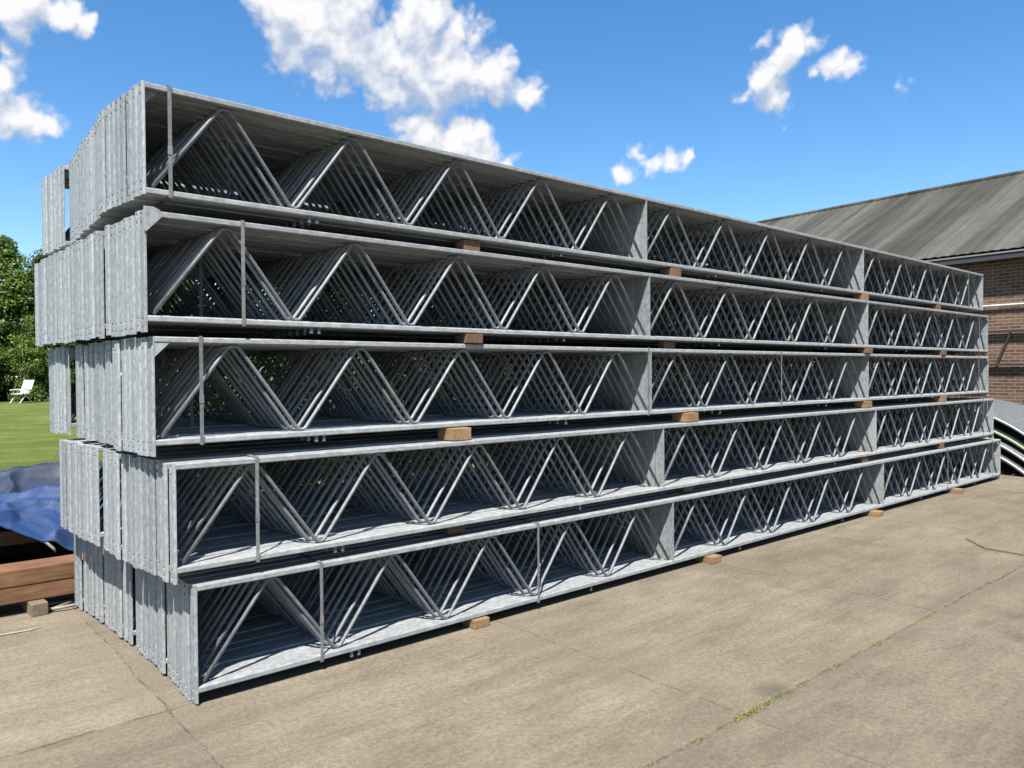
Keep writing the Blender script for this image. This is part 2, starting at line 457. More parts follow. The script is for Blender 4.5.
# ------------------------------------------------------------ helpers
def link(name, me, mat, parent=None, loc=(0, 0, 0), rot=(0, 0, 0)):
    o = bpy.data.objects.new(name, me)
    C.objects.link(o)
    if mat is not None and not me.materials:
        me.materials.append(mat)
    o.location = loc
    o.rotation_euler = rot
    if parent: o.parent = parent
    return o
def tag(o, label=None, cat=None, group=None, kind=None):
    if label: o['label'] = label
    if cat: o['category'] = cat
    if group: o['group'] = group
    if kind: o['kind'] = kind
    return o
def empty(name, loc=(0, 0, 0), rz=0):
    o = bpy.data.objects.new(name, None)
    C.objects.link(o)
    o.location = loc
    o.rotation_euler = (0, 0, rz)
    o.empty_display_size = .1
    return o
def finish(bm, name, smooth=False):
    me = bpy.data.meshes.new(name)
    bmesh.ops.recalc_face_normals(bm, faces=bm.faces)
    bm.to_mesh(me); bm.free()
    if smooth:
        for p in me.polygons: p.use_smooth = True
    return me
def box(bm, x0, x1, y0, y1, z0, z1):
    vs = [bm.verts.new((x, y, z)) for x in (x0, x1) for y in (y0, y1) for z in (z0, z1)]
    for f in ((0, 1, 3, 2), (4, 6, 7, 5), (0, 4, 5, 1), (2, 3, 7, 6), (0, 2, 6, 4), (1, 5, 7, 3)):
        bm.faces.new([vs[i] for i in f])
    return vs
def bbox(bm, x0, x1, y0, y1, z0, z1, bev):
    vs = box(bm, x0, x1, y0, y1, z0, z1)
    es = set(e for v_ in vs for e in v_.link_edges)
    bmesh.ops.bevel(bm, geom=list(es), offset=bev, segments=2, affect='EDGES', profile=.6)
def prism_x(bm, prof, x0, x1):
    """closed profile of (y,z) run along x"""
    a = [bm.verts.new((x0, y, z)) for y, z in prof]
    b2 = [bm.verts.new((x1, y, z)) for y, z in prof]
    n_ = len(prof)
    for i in range(n_):
        bm.faces.new((a[i], a[(i + 1) % n_], b2[(i + 1) % n_], b2[i]))
    bm.faces.new(a[::-1]); bm.faces.new(b2)
def rrect(y0, y1, z0, z1, r, k=3):
    p = []
    for cy, cz, a0 in ((y1 - r, z1 - r, 0), (y0 + r, z1 - r, 90), (y0 + r, z0 + r, 180), (y1 - r, z0 + r, 270)):
        for i in range(k + 1):
            a = rad(a0 + 90 * i / k)
            p.append((cy + r * math.cos(a), cz + r * math.sin(a)))
    return p
def tube(bm, pts, r, seg=8, cap=True):
    pts = [Vector(p) for p in pts]
    rings = []
    up = None
    for i, p in enumerate(pts):
        d = (pts[min(i + 1, len(pts) - 1)] - pts[max(i - 1, 0)]).normalized()
        if up is None:
            up = d.orthogonal().normalized()
        up = (up - d * up.dot(d)).normalized()
        s = d.cross(up)
        rr = r[i] if isinstance(r, (list, tuple)) else r
        rings.append([bm.verts.new(p + (up * math.cos(2 * math.pi * k / seg) + s * math.sin(2 * math.pi * k / seg)) * rr) for k in range(seg)])
    for a, b2 in zip(rings, rings[1:]):
        for k in range(seg):
            bm.faces.new((a[k], a[(k + 1) % seg], b2[(k + 1) % seg], b2[k]))
    if cap:
        bm.faces.new(rings[0][::-1]); bm.faces.new(rings[-1])
def mesh_from(verts, faces, name):
    me = bpy.data.meshes.new(name)
    me.from_pydata(verts, [], faces)
    me.update()
    return me

# ------------------------------------------------------------ ground
bm = bmesh.new()
vs = [bm.verts.new(p) for p in ((-400, -400, -.02), (700, -400, -.02), (700, 700, -.02), (-400, 700, -.02))]
bm.faces.new(vs)
tag(link('ground', finish(bm, 'ground'), m_lawn), kind='structure')
bm = bmesh.new()
bmesh.ops.create_grid(bm, x_segments=1, y_segments=1, size=1)
for v_ in bm.verts:
    v_.co = Vector((-24 if v_.co.x < 0 else 40, -30 if v_.co.y < 0 else 9.6, 0))
tag(link('concrete_yard', finish(bm, 'concrete_yard'), m_conc), kind='structure')
# lawn rising gently to the hedge
nx, ny = 60, 60
vv, ff = [], []
for j_ in range(ny + 1):
    for i in range(nx + 1):
        x = -24 + 70 * i / nx; y = 9.6 + 70 * j_ / ny
        z = .004 + .30 * min(1, max(0, (y - 12) / 28)) + .03 * noise.noise(Vector((x * .3, y * .3, 0)))
        if j_ == 0: z = -.01
        vv.append((x, y, z))
for j_ in range(ny):
    for i in range(nx):
        a = j_ * (nx + 1) + i
        ff.append((a, a + 1, a + nx + 2, a + nx + 1))
lawn = link('lawn', mesh_from(vv, ff, 'lawn'), m_lawn)
for p in lawn.data.polygons: p.use_smooth = True
tag(lawn, kind='structure')

# ------------------------------------------------------------ lattice joists
LS = (3.70, 3.80, 3.86)
LT = sum(LS)
H = .5227
W = .070
CH = .029
# chord mesh (shared)
def chord_mesh(z0):
    bm = bmesh.new()
    prism_x(bm, rrect(0, W, z0, z0 + CH, .005, 2), .0135, LT - .0135)
    return finish(bm, 'chord')
me_bottom = chord_mesh(0)
me_top = chord_mesh(H - CH)
def post_mesh(tail, head=0.0, mirror=False):
    bm = bmesh.new()
    z0, z1 = -tail, H + head
    # plate in the y-z plane with rounded long edges; thickness along x
    prof = []
    vs0 = []
    r = .005
    pr = [(.0015, .011), (.0025, .006), (.005, .0025), (.011, .0), (W - .011, .0), (W - .005, .0025), (W - .0025, .006), (W - .0015, .011), (W - .0015, .013), (.0015, .013)]  # (y, x)
    a = [bm.verts.new((x, y, z0)) for y, x in pr]
    b2 = [bm.verts.new((x, y, z1)) for y, x in pr]
    n_ = len(pr)
    for i in range(n_):
        bm.faces.new((a[i], a[(i + 1) % n_], b2[(i + 1) % n_], b2[i]))
    bm.faces.new(a[::-1]); bm.faces.new(b2)
    bmesh.ops.recalc_face_normals(bm, faces=bm.faces)
    me = bpy.data.meshes.new('post'); bm.to_mesh(me); bm.free()
    # drilled holes
    cb_ = bmesh.new()
    for z in ((z1 - .016), (z1 - .055), z0 + .024, z0 + .062):
        for y in ((W * .5,) ):
            bmesh.ops.create_cone(cb_, cap_ends=True, segments=10, radius1=.009, radius2=.009, depth=.06,
                                  matrix=Matrix.Translation((.006, y, z)) @ Matrix.Rotation(rad(90), 4, 'Y'))
    cm = bpy.data.meshes.new('cut'); cb_.to_mesh(cm); cb_.free()
    o1 = bpy.data.objects.new('tmp1', me); o2 = bpy.data.objects.new('tmp2', cm)
    C.objects.link(o1); C.objects.link(o2)
    md = o1.modifiers.new('b', 'BOOLEAN'); md.object = o2; md.operation = 'DIFFERENCE'; md.solver = 'EXACT'
    dg = bpy.context.evaluated_depsgraph_get()
    dg.update()
    out = bpy.data.meshes.new_from_object(o1.evaluated_get(dg))
    bpy.data.objects.remove(o1); bpy.data.objects.remove(o2)
    if mirror:
        out.transform(Matrix.Translation((LT, 0, 0)) @ Matrix.Scale(-1, 4, (1, 0, 0)))
        out.flip_normals()
    out.name = 'end_post'
    return out
P = {('n', 0): post_mesh(.05), ('n', 1): post_mesh(.05, mirror=True), ('t', 0): post_mesh(.003, .004), ('t', 1): post_mesh(.003, .004, True)}
def divider_mesh(x):
    bm = bmesh.new()
    box(bm, x - .004, x + .004, -.0015, W + .0015, CH - .004, H - CH + .004)
    return finish(bm, 'divider')
me_div = [divider_mesh(LS[0]), divider_mesh(LS[0] + LS[1])]
def web_mesh(x0, x1, n_):
    R_ = .0103
    zb, zt = CH + R_ - .001, H - CH - R_ + .001
    p = (x1 - x0) / n_
    raw = [(x0 + .012, zb)]
    hw = .022
    for k in range(n_):
        ax = x0 + p * (k + .5)
        raw += [(ax - hw, zt), (ax + hw, zt)]
        if k < n_ - 1:
            bx_ = x0 + p * (k + 1)
            raw += [(bx_ - hw * .8, zb), (bx_ + hw * .8, zb)]
    raw.append((x1 - .012, zb))
    pts = [Vector((raw[0][0], W / 2, raw[0][1]))]
    for a, b2, c2 in zip(raw, raw[1:], raw[2:]):
        A, B, D = Vector((a[0], 0, a[1])), Vector((b2[0], 0, b2[1])), Vector((c2[0], 0, c2[1]))
        u1, u2 = (A - B).normalized(), (D - B).normalized()
        q = .016
        for s in (0, .33, .67, 1):
            pt = (B + u1 * q) * (1 - s) ** 2 + B * 2 * s * (1 - s) + (B + u2 * q) * s ** 2
            pts.append(Vector((pt.x, W / 2, pt.z)))
    pts.append(Vector((raw[-1][0], W / 2, raw[-1][1])))
    bm = bmesh.new()
    tube(bm, pts, R_, 8)
    return finish(bm, 'web', True)
me_web = [web_mesh(.035, LS[0] - .005, 5), web_mesh(LS[0] + .005, LS[0] + LS[1] - .005, 5), web_mesh(LS[0] + LS[1] + .005, LT - .035, 5)]
def tab_mesh(x):
    bm = bmesh.new()
    box(bm, x, x + .016, .010, .016, -.032, -.0005)
    box(bm, x, x + .016, .0162, .03, -.032, -.028)
    return finish(bm, 'tab')
me_tab = [tab_mesh(x) for x in (.835, .880, 2.755, 4.65, 6.55, 8.55, 10.35)]
def gusset_mesh(y, mirror=False, big=False):
    bm = bmesh.new()
    if big:
        pr = [(.0, H - .10), (.012, H - .10), (.085, H - .022), (.070, H + .006), (.045, H + .016), (.0, H + .016)]
    else:
        pr = [(.0125, H - CH - .07), (.0125, H - CH - .0005), (.082, H - CH - .0005)]
    if mirror:
        pr = [(LT - x, z) for x, z in pr]
    a = [bm.verts.new((x, y, z)) for x, z in pr]
    b2 = [bm.verts.new((x, y + .005, z)) for x, z in pr]
    n_ = len(pr)
    for i in range(n_):
        bm.faces.new((a[i], a[(i + 1) % n_], b2[(i + 1) % n_], b2[i]))
    bm.faces.new(a[::-1]); bm.faces.new(b2)
    return finish(bm, 'gusset')
me_gus = {'front': (gusset_mesh(.003), gusset_mesh(.003, True)), 'mid': (gusset_mesh(.032), gusset_mesh(.032, True)),
          'big': (gusset_mesh(-.0055, big=True), gusset_mesh(.003, True))}

PARTS = {}
def make_joist(style, gus):
    """Empty with the joist's parts; returns the root"""
    root = empty('lattice_joist')
    link('top_chord', me_top, m_chord, root)
    link('bottom_chord', me_bottom, m_chord, root)
    for s in (0, 1):
        link('end_post', P[(style, s)], m_post, root)
    for d in me_div: link('divider_plate', d, m_post, root)
    for w in me_web: link('lattice_bar', w, m_web, root)
    for tb in me_tab: link('spacer_tab', tb, m_web, root)
    if gus:
        for g_ in me_gus[gus]: link('corner_gusset', g_, m_post, root)
    return root
def copy_joist(src):
    r = src.copy(); C.objects.link(r)
    for ch in src.children:
        c2 = ch.copy(); C.objects.link(c2); c2.parent = r
    return r
PROTO = {}
def joist(style, gus):
    k = (style, gus)
    if k not in PROTO:
        PROTO[k] = make_joist(style, gus)
        return PROTO[k]
    return copy_joist(PROTO[k])

TZ = (2.4539, 1.8506, 1.2599, .6530, .0600)
TNAME = ('top tier', 'second tier down', 'middle tier', 'fourth tier down', 'bottom tier')
TROT = (.0044, 0.0, -.0018, .0012, -.0038)
# per tier: runs of joists (y start, y end, count, x at start, x at end)
RUNS = [
    [(3.828, 4.372, 7, 1.0265, .985), (4.373, 4.78, 5, .983, 1.010), (4.781, 5.575, 10, 1.012, 1.052), (5.68, 6.28, 8, 1.035, 1.007)],
    [(3.811, 4.435, 8, 1.0203, .995), (4.492, 5.12, 8, .990, .975), (5.121, 6.24, 15, .975, .950)],
    [(3.834, 4.445, 8, 1.055, 1.02), (4.50, 4.72, 3, 1.052, 1.05), (4.765, 5.0, 3, 1.05, 1.05), (5.032, 5.19, 2, 1.05, 1.047), (5.245, 5.40, 2, 1.045, 1.04), (5.62, 6.16, 7, 1.03, 1.01)],
    [(3.7536, 4.465, 9, 1.121, 1.067), (4.496, 4.798, 4, 1.060, 1.052), (4.86, 5.785, 12, 1.037, 1.006)],
    [(3.7469, 4.78, 13, 1.2088, 1.203), (4.83, 5.455, 8, 1.188, 1.165), (5.49, 5.93, 6, 1.153, 1.115)],
]
ORD = ['zeroth', 'first', 'second', 'third', 'fourth', 'fifth', 'sixth', 'seventh', 'eighth', 'ninth', 'tenth', 'eleventh', 'twelfth', 'thirteenth', 'fourteenth', 'fifteenth',
       'sixteenth', 'seventeenth', 'eighteenth', 'nineteenth', 'twentieth', 'twenty-first', 'twenty-second', 'twenty-third', 'twenty-fourth', 'twenty-fifth', 'twenty-sixth',
       'twenty-seventh', 'twenty-eighth', 'twenty-ninth', 'thirtieth', 'thirty-first', 'thirty-second']
TDEPTH = []
for ti, runs in enumerate(RUNS):
    idx = 0
    n_total = sum(r[2] for r in runs)
    for ri, (ya, yb, n_, xa, xb) in enumerate(runs):
        pitch = (yb - ya) / n_
        ysc = (pitch - .0012) / W
        for k in range(n_):
            idx += 1
            style = 't' if ti == 0 else 'n'
            gus = {0: 'mid', 1: 'big' if idx == 1 else 'front', 2: 'front'}.get(ti)
            o = joist(style, gus)
            s = k / max(1, n_ - 1)
            o.scale = (1, ysc, 1)
            first = idx == 1
            o.location = (xa + (xb - xa) * s + (0 if first else random.uniform(-1, 1) * (.0085 if ti > 1 else .006)),
                          ya + pitch * k + (0 if first else random.uniform(-.0005, .0005)),
                          TZ[ti] + (0 if first else random.uniform(-.006, .010 if ti else .0045)))
            o.rotation_euler = (0, 0, TROT[ti] + (0 if first else random.uniform(-.00012, .00012)))
            if first:
                lab = 'galvanised lattice joist forming the sunlit long front face of the %s' % TNAME[ti]
            elif idx == n_total:
                lab = 'galvanised lattice joist at the far lawn side, last one of the %s' % TNAME[ti]
            elif ri > 0 and k == 0:
                lab = 'galvanised lattice joist just behind %s gap between end posts, %s' % ('the ' + ORD[ri], TNAME[ti])
            elif ri > 0:
                lab = 'galvanised lattice joist, %s one behind the %s gap of the %s' % (ORD[k + 1], ORD[ri], TNAME[ti])
            else:
                lab = 'galvanised lattice joist, %s end post counted from the near corner of the %s' % (ORD[idx], TNAME[ti])
            tag(o, lab, 'steel joist', 'lattice joists stacked in the %s' % TNAME[ti])
    TDEPTH.append(runs[-1][1])

# ------------------------------------------------------------ steel straps round the bundles
def strap(ti, x, ya, yb, label, w=.018):
    bm = bmesh.new()
    t_ = .0012
    y0, y1, z0, z1 = -.004, yb - ya + .002, -.0055, H + .0055
    for (a, b2, c2, d) in ((y0 - t_, y0, z0, z1), (y1, y1 + t_, z0, z1)):
        box(bm, 0, w, a, b2, c2, d)
    box(bm, 0, w, y0 - t_, y1 + t_, z1 + .0001, z1 + t_)
    box(bm, 0, w, y0 - t_, y1 + t_, z0 - t_, z0 - .0001)
    o = link('steel_strap', finish(bm, 'strap'), m_strap, None, (x, ya + (x - 1.0) * TROT[ti], TZ[ti]), (0, 0, TROT[ti]))
    # crimped seal
    sb = bmesh.new()
    box(sb, -.002, w + .002, y0 - t_ - .0022, y0 - t_ - .0003, H * .38, H * .38 + .04)
    link('strap_seal', finish(sb, 'seal'), m_strap, o)
    tag(o, label, 'strap', 'steel straps round the joist bundles')
B = {0: (3.828, 4.372), 1: (3.811, 4.43), 2: (3.834, 4.44), 3: (3.7536, 4.46), 4: (3.7469, 4.775)}
for ti, xr, lab in [(0, .112, 'flat steel strap near the left end of the top tier front face'),
                    (1, .458, 'flat steel strap crossing the first lattice triangle of the second tier down'),
                    (2, .217, 'flat steel strap crossing the first lattice triangle of the middle tier'),
                    (3, .394, 'flat steel strap across the left lattice triangle of the fourth tier down'),
                    (4, .648, 'flat steel strap at the left end of the bottom tier front'),
                    (4, 2.225, 'flat steel strap midway along the first bay of the bottom tier'),
                    (2, 3.655, 'flat steel strap hugging the first divider plate of the middle tier'),
                    (2, 5.64, 'flat steel strap in the middle bay of the middle tier'),
                    (0, 10.74, 'flat steel strap at the far right end of the top tier'),
                    (1, 10.97, 'flat steel strap at the far right end of the second tier down'),
                    (2, 10.93, 'flat steel strap at the far right end of the middle tier'),
                    (3, 10.91, 'flat steel strap at the far right end of the fourth tier down'),
                    (4, 11.0, 'flat steel strap at the far right end of the bottom tier'),
                    (4, 9.34, 'flat steel strap midway along the last bay of the bottom tier')]:
    x = RUNS[ti][0][3] + xr
    strap(ti, x, B[ti][0], B[ti][1], lab)
for ti, x, r, lab in [(1, 1.50, 1, 'shaded steel strap deep inside the left end of the second tier down'),
                      (2, 1.44, 1, 'shaded steel strap deep inside the left end of the middle tier'),
                      (3, 1.55, 1, 'shaded steel strap deep inside the left end of the fourth tier down'),
                      (4, 1.92, 1, 'shaded steel strap deep inside the left end of the bottom tier'),
                      (0, 1.62, 1, 'shaded steel strap deep inside the left end of the top tier')]:
    rr = RUNS[ti][r]
    strap(ti, x, rr[0] + .004, rr[1] - .012, lab)

# ------------------------------------------------------------ timber bearers between the tiers
ZLOW = (TZ[1] + H, TZ[2] + H, TZ[3] + H, TZ[4] + H, 0.0)
UNDER = ('between the top two tiers', 'under the second tier down', 'under the middle tier', 'on top of the bottom tier', 'on the concrete under the bottom tier')
POSN = ('nearest the stack corner', 'by the first divider plates', 'by the second divider plates', 'near the far right end')
bx = [
    [(2.95, -.02, 0), (5.06, -.0, 0), (8.50, .02, 1), (10.65, .01, 0)],
    [(2.93, .0, 0), (4.98, -.04, 0), (8.47, .03, 0), (10.65, .02, 0)],
    [(2.82, .06, 1), (5.22, .05, 1), (8.50, .03, 1), (10.68, .02, 1)],
    [(2.82, -.08, 0), (5.24, -.08, 0), (8.38, -.02, 0), (10.52, .0, 0)],
    [(2.92, .03, 1), (5.38, .07, 1), (8.42, .09, 1), (10.75, .10, 1)],
]
for ti in range(5):
    for bi, (x, out, fresh) in enumerate(bx[ti]):
        z0 = ZLOW[ti] + (.0045 if ti < 4 else .001)
        z1 = TZ[ti] - .0045
        y0 = RUNS[ti][0][0] - out + (x - 1) * TROT[ti]
        for part_, (ya, yb) in enumerate(((y0, y0 + out + .09 + .03 * random.random()), (y0 + out + .75, min(TDEPTH) - .05))):
         bm = bmesh.new()
         wd = .13 + random.uniform(-.012, .015)
         bbox(bm, -wd / 2, wd / 2, 0, yb - ya, 0, z1 - z0, .004)
         nm = 'timber_block' if part_ == 0 else 'timber_bearer'
         o = link(nm, finish(bm, nm), m_pine if fresh else m_shadepine, None, (x + (.045 if ti < 2 else .02), ya, z0), (0, 0, random.uniform(-.012, .012)))
         if part_ == 0:
             tag(o, '%s timber block %s, %s' % ('fresh orange' if fresh else 'shaded reddish', UNDER[ti], POSN[bi]), 'timber block', 'timber blocks at the front of the stack')
         else:
             tag(o, 'shaded long timber bearer %s, %s' % (UNDER[ti], POSN[bi]), 'timber bearer', 'timber bearers deep under the tiers')

# ------------------------------------------------------------ brick building on the right
bld = empty('brick_building', (16.32, 0, 0), -rad(4.6))
Y0, Y1, EH = -14.0, 34.0, 3.76
RD, RH = 4.7, 2.60
bm = bmesh.new()
box(bm, 0, .3, Y0, Y1, -.05, EH)
link('front_wall', finish(bm, 'w'), m_brick, bld)
bm = bmesh.new()
box(bm, 2 * RD - .3, 2 * RD, Y0, Y1, -.05, EH)
link('rear_wall', finish(bm, 'w'), m_brick, bld)
for y in (Y0, Y1 - .3):
    bm = bmesh.new()
    pr = [(.302, -.05), (2 * RD - .302, -.05), (2 * RD - .302, EH), (RD, EH + RH - .25), (.302, EH)]
    a = [bm.verts.new((x, y, z)) for x, z in pr]; b2 = [bm.verts.new((x, y + .3, z)) for x, z in pr]
    for i in range(5): bm.faces.new((a[i], a[(i + 1) % 5], b2[(i + 1) % 5], b2[i]))
    bm.faces.new(a[::-1]); bm.faces.new(b2)
    link('gable_wall', finish(bm, 'g'), m_brick, bld)
# corrugated roof pitches: real waves along the ridge
def pitch_mesh(x0, z0, x1, z1):
    per = .177; k = 6
    n_ = int((Y1 - Y0 + .6) / per * k)
    vv, ff = [], []
    rows = 5
    for j_ in range(rows):
        for layer in (0, 1):
            pass
    for j_ in range(rows):
        s = j_ / (rows - 1)
        for i in range(n_ + 1):
            y = Y0 - .3 + i * per / k
            wv_ = .006 * math.cos(2 * math.pi * i / k)
            vv.append((x0 + (x1 - x0) * s, y, z0 + (z1 - z0) * s + wv_))
    for j_ in range(rows - 1):
        for i in range(n_):
            a = j_ * (n_ + 1) + i
            ff.append((a, a + 1, a + n_ + 2, a + n_ + 1))
    return mesh_from(vv, ff, 'roof')
for nm, a in (('roof', (-.28, EH + .10, RD, EH + RH)), ('roof', (2 * RD + .28, EH + .10, RD, EH + RH))):
    o = link(nm, pitch_mesh(*a), m_roof, bld)
    sd = o.modifiers.new('thick', 'SOLIDIFY'); sd.thickness = .012; sd.offset = -1 if a[0] < 0 else 1
bm = bmesh.new()
tube(bm, [(RD, Y0 - .3, EH + RH + .01), (RD, Y1 + .3, EH + RH + .01)], .07, 10)
link('ridge_cap', finish(bm, 'r', True), m_roof, bld)
bm = bmesh.new()
box(bm, -.30, -.16, Y0 - .3, Y1 + .3, EH - .075, EH + .055)
g_ = link('gutter', finish(bm, 'g'), m_gut, bld)
bm = bmesh.new()
box(bm, -.318, -.3005, Y0 - .3, Y1 + .3, EH + .035, EH + .062)
link('gutter_lip', finish(bm, 'g'), m_zinc, g_)
bm = bmesh.new()
box(bm, -.158, -.002, Y0, Y1, EH - .03, EH - .001)
link('soffit', finish(bm, 's'), m_gut, bld)
# pale pipe and thin dark brown bars just off the wall face
bm = bmesh.new()
tube(bm, [(-.05, Y0 + 2, 2.83), (-.05, 9.0, 2.83)], .02, 8)
for k in range(12):
    box(bm, -.075, -.002, Y0 + 3 + k * 1.9, Y0 + 3.03 + k * 1.9, 2.79, 2.87)
link('wall_pipe', finish(bm, 'p'), m_white, bld)
fr = empty('wall_bars', (0, 0, 0)); fr.parent = bld
bm = bmesh.new(); box(bm, -.09, -.03, -3, 7.5, 2.30, 2.35); link('upper_bar', finish(bm, 'p'), m_bar, fr)
bm = bmesh.new(); box(bm, -.09, -.03, -3, 7.5, 1.665, 1.71); link('lower_bar', finish(bm, 'p'), m_bar, fr)
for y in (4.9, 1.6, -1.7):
    bm = bmesh.new(); tube(bm, [(-.06, y - .14, 2.30), (-.06, y + .10, 1.69)], .022, 6); link('slant_bar', finish(bm, 'p'), m_bar, fr)
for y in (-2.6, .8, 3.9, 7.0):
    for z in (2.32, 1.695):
        bm = bmesh.new(); box(bm, -.029, -.001, y, y + .06, z - .02, z + .02); link('bar_spacer', finish(bm, 'p'), m_bar, fr)
tag(bld, 'long brown brick building with a streaked dark corrugated roof', 'building')

# ------------------------------------------------------------ curved sheets beyond the right end
def arch(zoff, R_, cy, x0, x1, a0, a1, name, label, mat, edge, waves=.0):
    root = empty(name, (x0, cy, 0))
    zc = -1.23 + zoff
    nn = 40
    vv, ff = [], []
    nxs = int((x1 - x0) / .025)
    for i in range(nn + 1):
        a = rad(a0 + (a1 - a0) * i / nn)
        for j_ in range(nxs + 1):
            r = R_ + waves * math.cos(2 * math.pi * j_ / 6.0)
            vv.append(((x1 - x0) * j_ / nxs, -r * math.cos(a), zc + r * math.sin(a)))
    for i in range(nn):
        for j_ in range(nxs):
            a = i * (nxs + 1) + j_
            ff.append((a, a + nxs + 1, a + nxs + 2, a + 1))
    o = link('sheet', mesh_from(vv, ff, 'sheet'), mat, root)
    sd = o.modifiers.new('t', 'SOLIDIFY'); sd.thickness = .006; sd.offset = -1
    bm = bmesh.new()
    pts = [(-.012, -R_ * math.cos(rad(a0 + (a1 - a0) * i / nn)), zc + R_ * math.sin(rad(a0 + (a1 - a0) * i / nn))) for i in range(nn + 1)]
    # edge band: flat flange under the sheet edge
    vs_ = []
    for (x, y, z) in pts:
        d = Vector((0, y, z - zc)).normalized()
        q = []
        for dx, dr in ((-.004, .012), (-.004, -.030), (.006, -.030), (.006, .012)):
            q.append(bm.verts.new((x + dx, y + d.y * dr, z + d.z * dr)))
        vs_.append(q)
    for a, b2 in zip(vs_, vs_[1:]):
        for i in range(4):
            bm.faces.new((a[i], a[(i + 1) % 4], b2[(i + 1) % 4], b2[i]))
    bm.faces.new(vs_[0]); bm.faces.new(vs_[-1][::-1])
    link('edge_band', finish(bm, 'e', True), edge, root)
    tag(root, label, 'curved sheet', 'curved metal sheets stacked beyond the joists')
gang = lambda zo, R_: math.degrees(math.asin(min(1, (1.235 - zo) / R_)))
for zo, x0, x1, lab, mt, ed, wv_ in [
        (-.07, 13.35, 15.7, 'topmost grey ribbed curved sheet of the arched pile by the brick wall', m_sheet, m_zinc, .012),
        (-.27, 13.30, 15.6, 'curved ribbed sheet with a pale green edge in the arched pile', m_sheet, m_green, .012),
        (-.40, 13.15, 15.5, 'curved sheet with a thin pale edge, third down in the arched pile', m_sheet, m_zinc, .012),
        (-.56, 13.05, 15.4, 'lowest curved sheet, pale edge over the dark hollow of the arched pile', m_sheet, m_zinc, .0)]:
    a0 = gang(zo, 2.36)
    arch(zo, 2.36, 5.0, x0, x1, a0, 180 - a0, 'curved_sheet', lab, mt, ed, wv_)

# ------------------------------------------------------------ timber beams, tarpaulins, block and hose on the left
def beam(x0, x1, y, z, w, h, label, rz=0, mat=m_brown):
    bm = bmesh.new()
    bbox(bm, 0, x1 - x0, 0, w, 0, h, .007)
    o = link('timber_beam', finish(bm, 'b'), mat, None, (x0, y, z), (0, 0, rz))
    tag(o, label, 'timber beam', 'brown timber beams piled beside the stack')
beam(-3.2, 1.9, 5.965, .085, .25, .112, 'brown timber beam at the bottom front of the pile, resting on blocks')
beam(-3.2, 1.8, 5.96, .1975, .25, .112, 'brown timber beam lying directly on the front bottom beam')
beam(-3.0, 2.6, 6.62, .345, .2, .11, 'dark brown timber beam half hidden under the front edge of the blue tarpaulin', .01)
beam(-3.1, 2.5, 7.05, .345, .22, .11, 'brown timber beam hidden deep under the blue tarpaulin, beside the half hidden one')
beam(-3.1, 2.5, 7.5, .345, .22, .12, 'brown timber beam hidden under the back of the blue tarpaulin')
def block(x, y, z, sx, sy, sz, label, mat, rz=0):
    bm = bmesh.new()
    bbox(bm, -sx / 2, sx / 2, 0, sy, 0, sz, .004)
    o = link('wooden_block', finish(bm, 'b'), mat, None, (x, y, z), (0, 0, rz))
    tag(o, label, 'block', 'wooden blocks under the timber beams')
block(.895, 5.86, 0, .095, .45, .083, 'small pale wooden block on the concrete under the visible end of the bottom beam', m_greywood, .06)
block(-.6, 5.9, 0, .1, .4, .083, 'wooden block under the bottom beam, outside the left edge of the photo', m_greywood)
for x in (-2.2, .2, 1.9):
    block(x, 6.6, 0, .12, 1.15, .343, 'thick dark bearer block under the tarpaulin covered beams, %s' % {-2.2: 'leftmost', .2: 'middle', 1.9: 'rightmost'}[x], m_shadepine)
block(.2, 8.0, 0, 2.8, .45, .56, 'large wooden block hidden beneath the faded tarpaulin', m_shadepine)

def tarp(name, rows, label, mat, amp, nx_=160, ny_=100, seed=0):
    """rows: list of (points along x) control polylines from front to back"""
    vv, ff = [], []
    m_ = len(rows)
    def samp(row, s):
        f = s * (len(row) - 1); i = min(int(f), len(row) - 2); q = f - i
        q = q * q * (3 - 2 * q) * .5 + q * .5
        return Vector(row[i]).lerp(Vector(row[i + 1]), q)
    for j_ in range(ny_ + 1):
        g = j_ / ny_ * (m_ - 1); i = min(int(g), m_ - 2); q = g - i
        for k in range(nx_ + 1):
            s = k / nx_
            p = samp(rows[i], s).lerp(samp(rows[i + 1], s), q)
            n1_ = noise.noise(Vector((p.x * 1.7 + seed, p.y * 1.2, 0)))
            n2_ = abs(noise.noise(Vector((p.x * 3.6 + p.y * 2.2, p.y * 4.2 - p.x * 1.3, seed + 3))))
            n3_ = noise.noise(Vector((p.x * 13, p.y * 11, seed)))
            ed = min(1, j_ / 6)
            n4_ = abs(noise.noise(Vector((p.x * 8 - p.y * 3, p.y * 9 + p.x * 5, seed + 7))))
            n5_ = noise.noise(Vector((p.x * 2.4 - p.y * 1.5, p.y * 2.8 + p.x, seed + 5)))
            p.z += amp * (.6 * n1_ + 1.1 * max(0, 1 - abs(n5_) * 5) - .8 * n2_) * (.4 + .6 * ed) + amp * .05 * n3_
            vv.append(tuple(p))
    for j_ in range(ny_):
        for k in range(nx_):
            a = j_ * (nx_ + 1) + k
            ff.append((a, a + 1, a + nx_ + 2, a + nx_ + 1))
    o = link(name, mesh_from(vv, ff, name), mat)
    for p in o.data.polygons: p.use_smooth = True
    sd = o.modifiers.new('t', 'SOLIDIFY'); sd.thickness = .004; sd.offset = -1
    tag(o, label, 'tarpaulin')
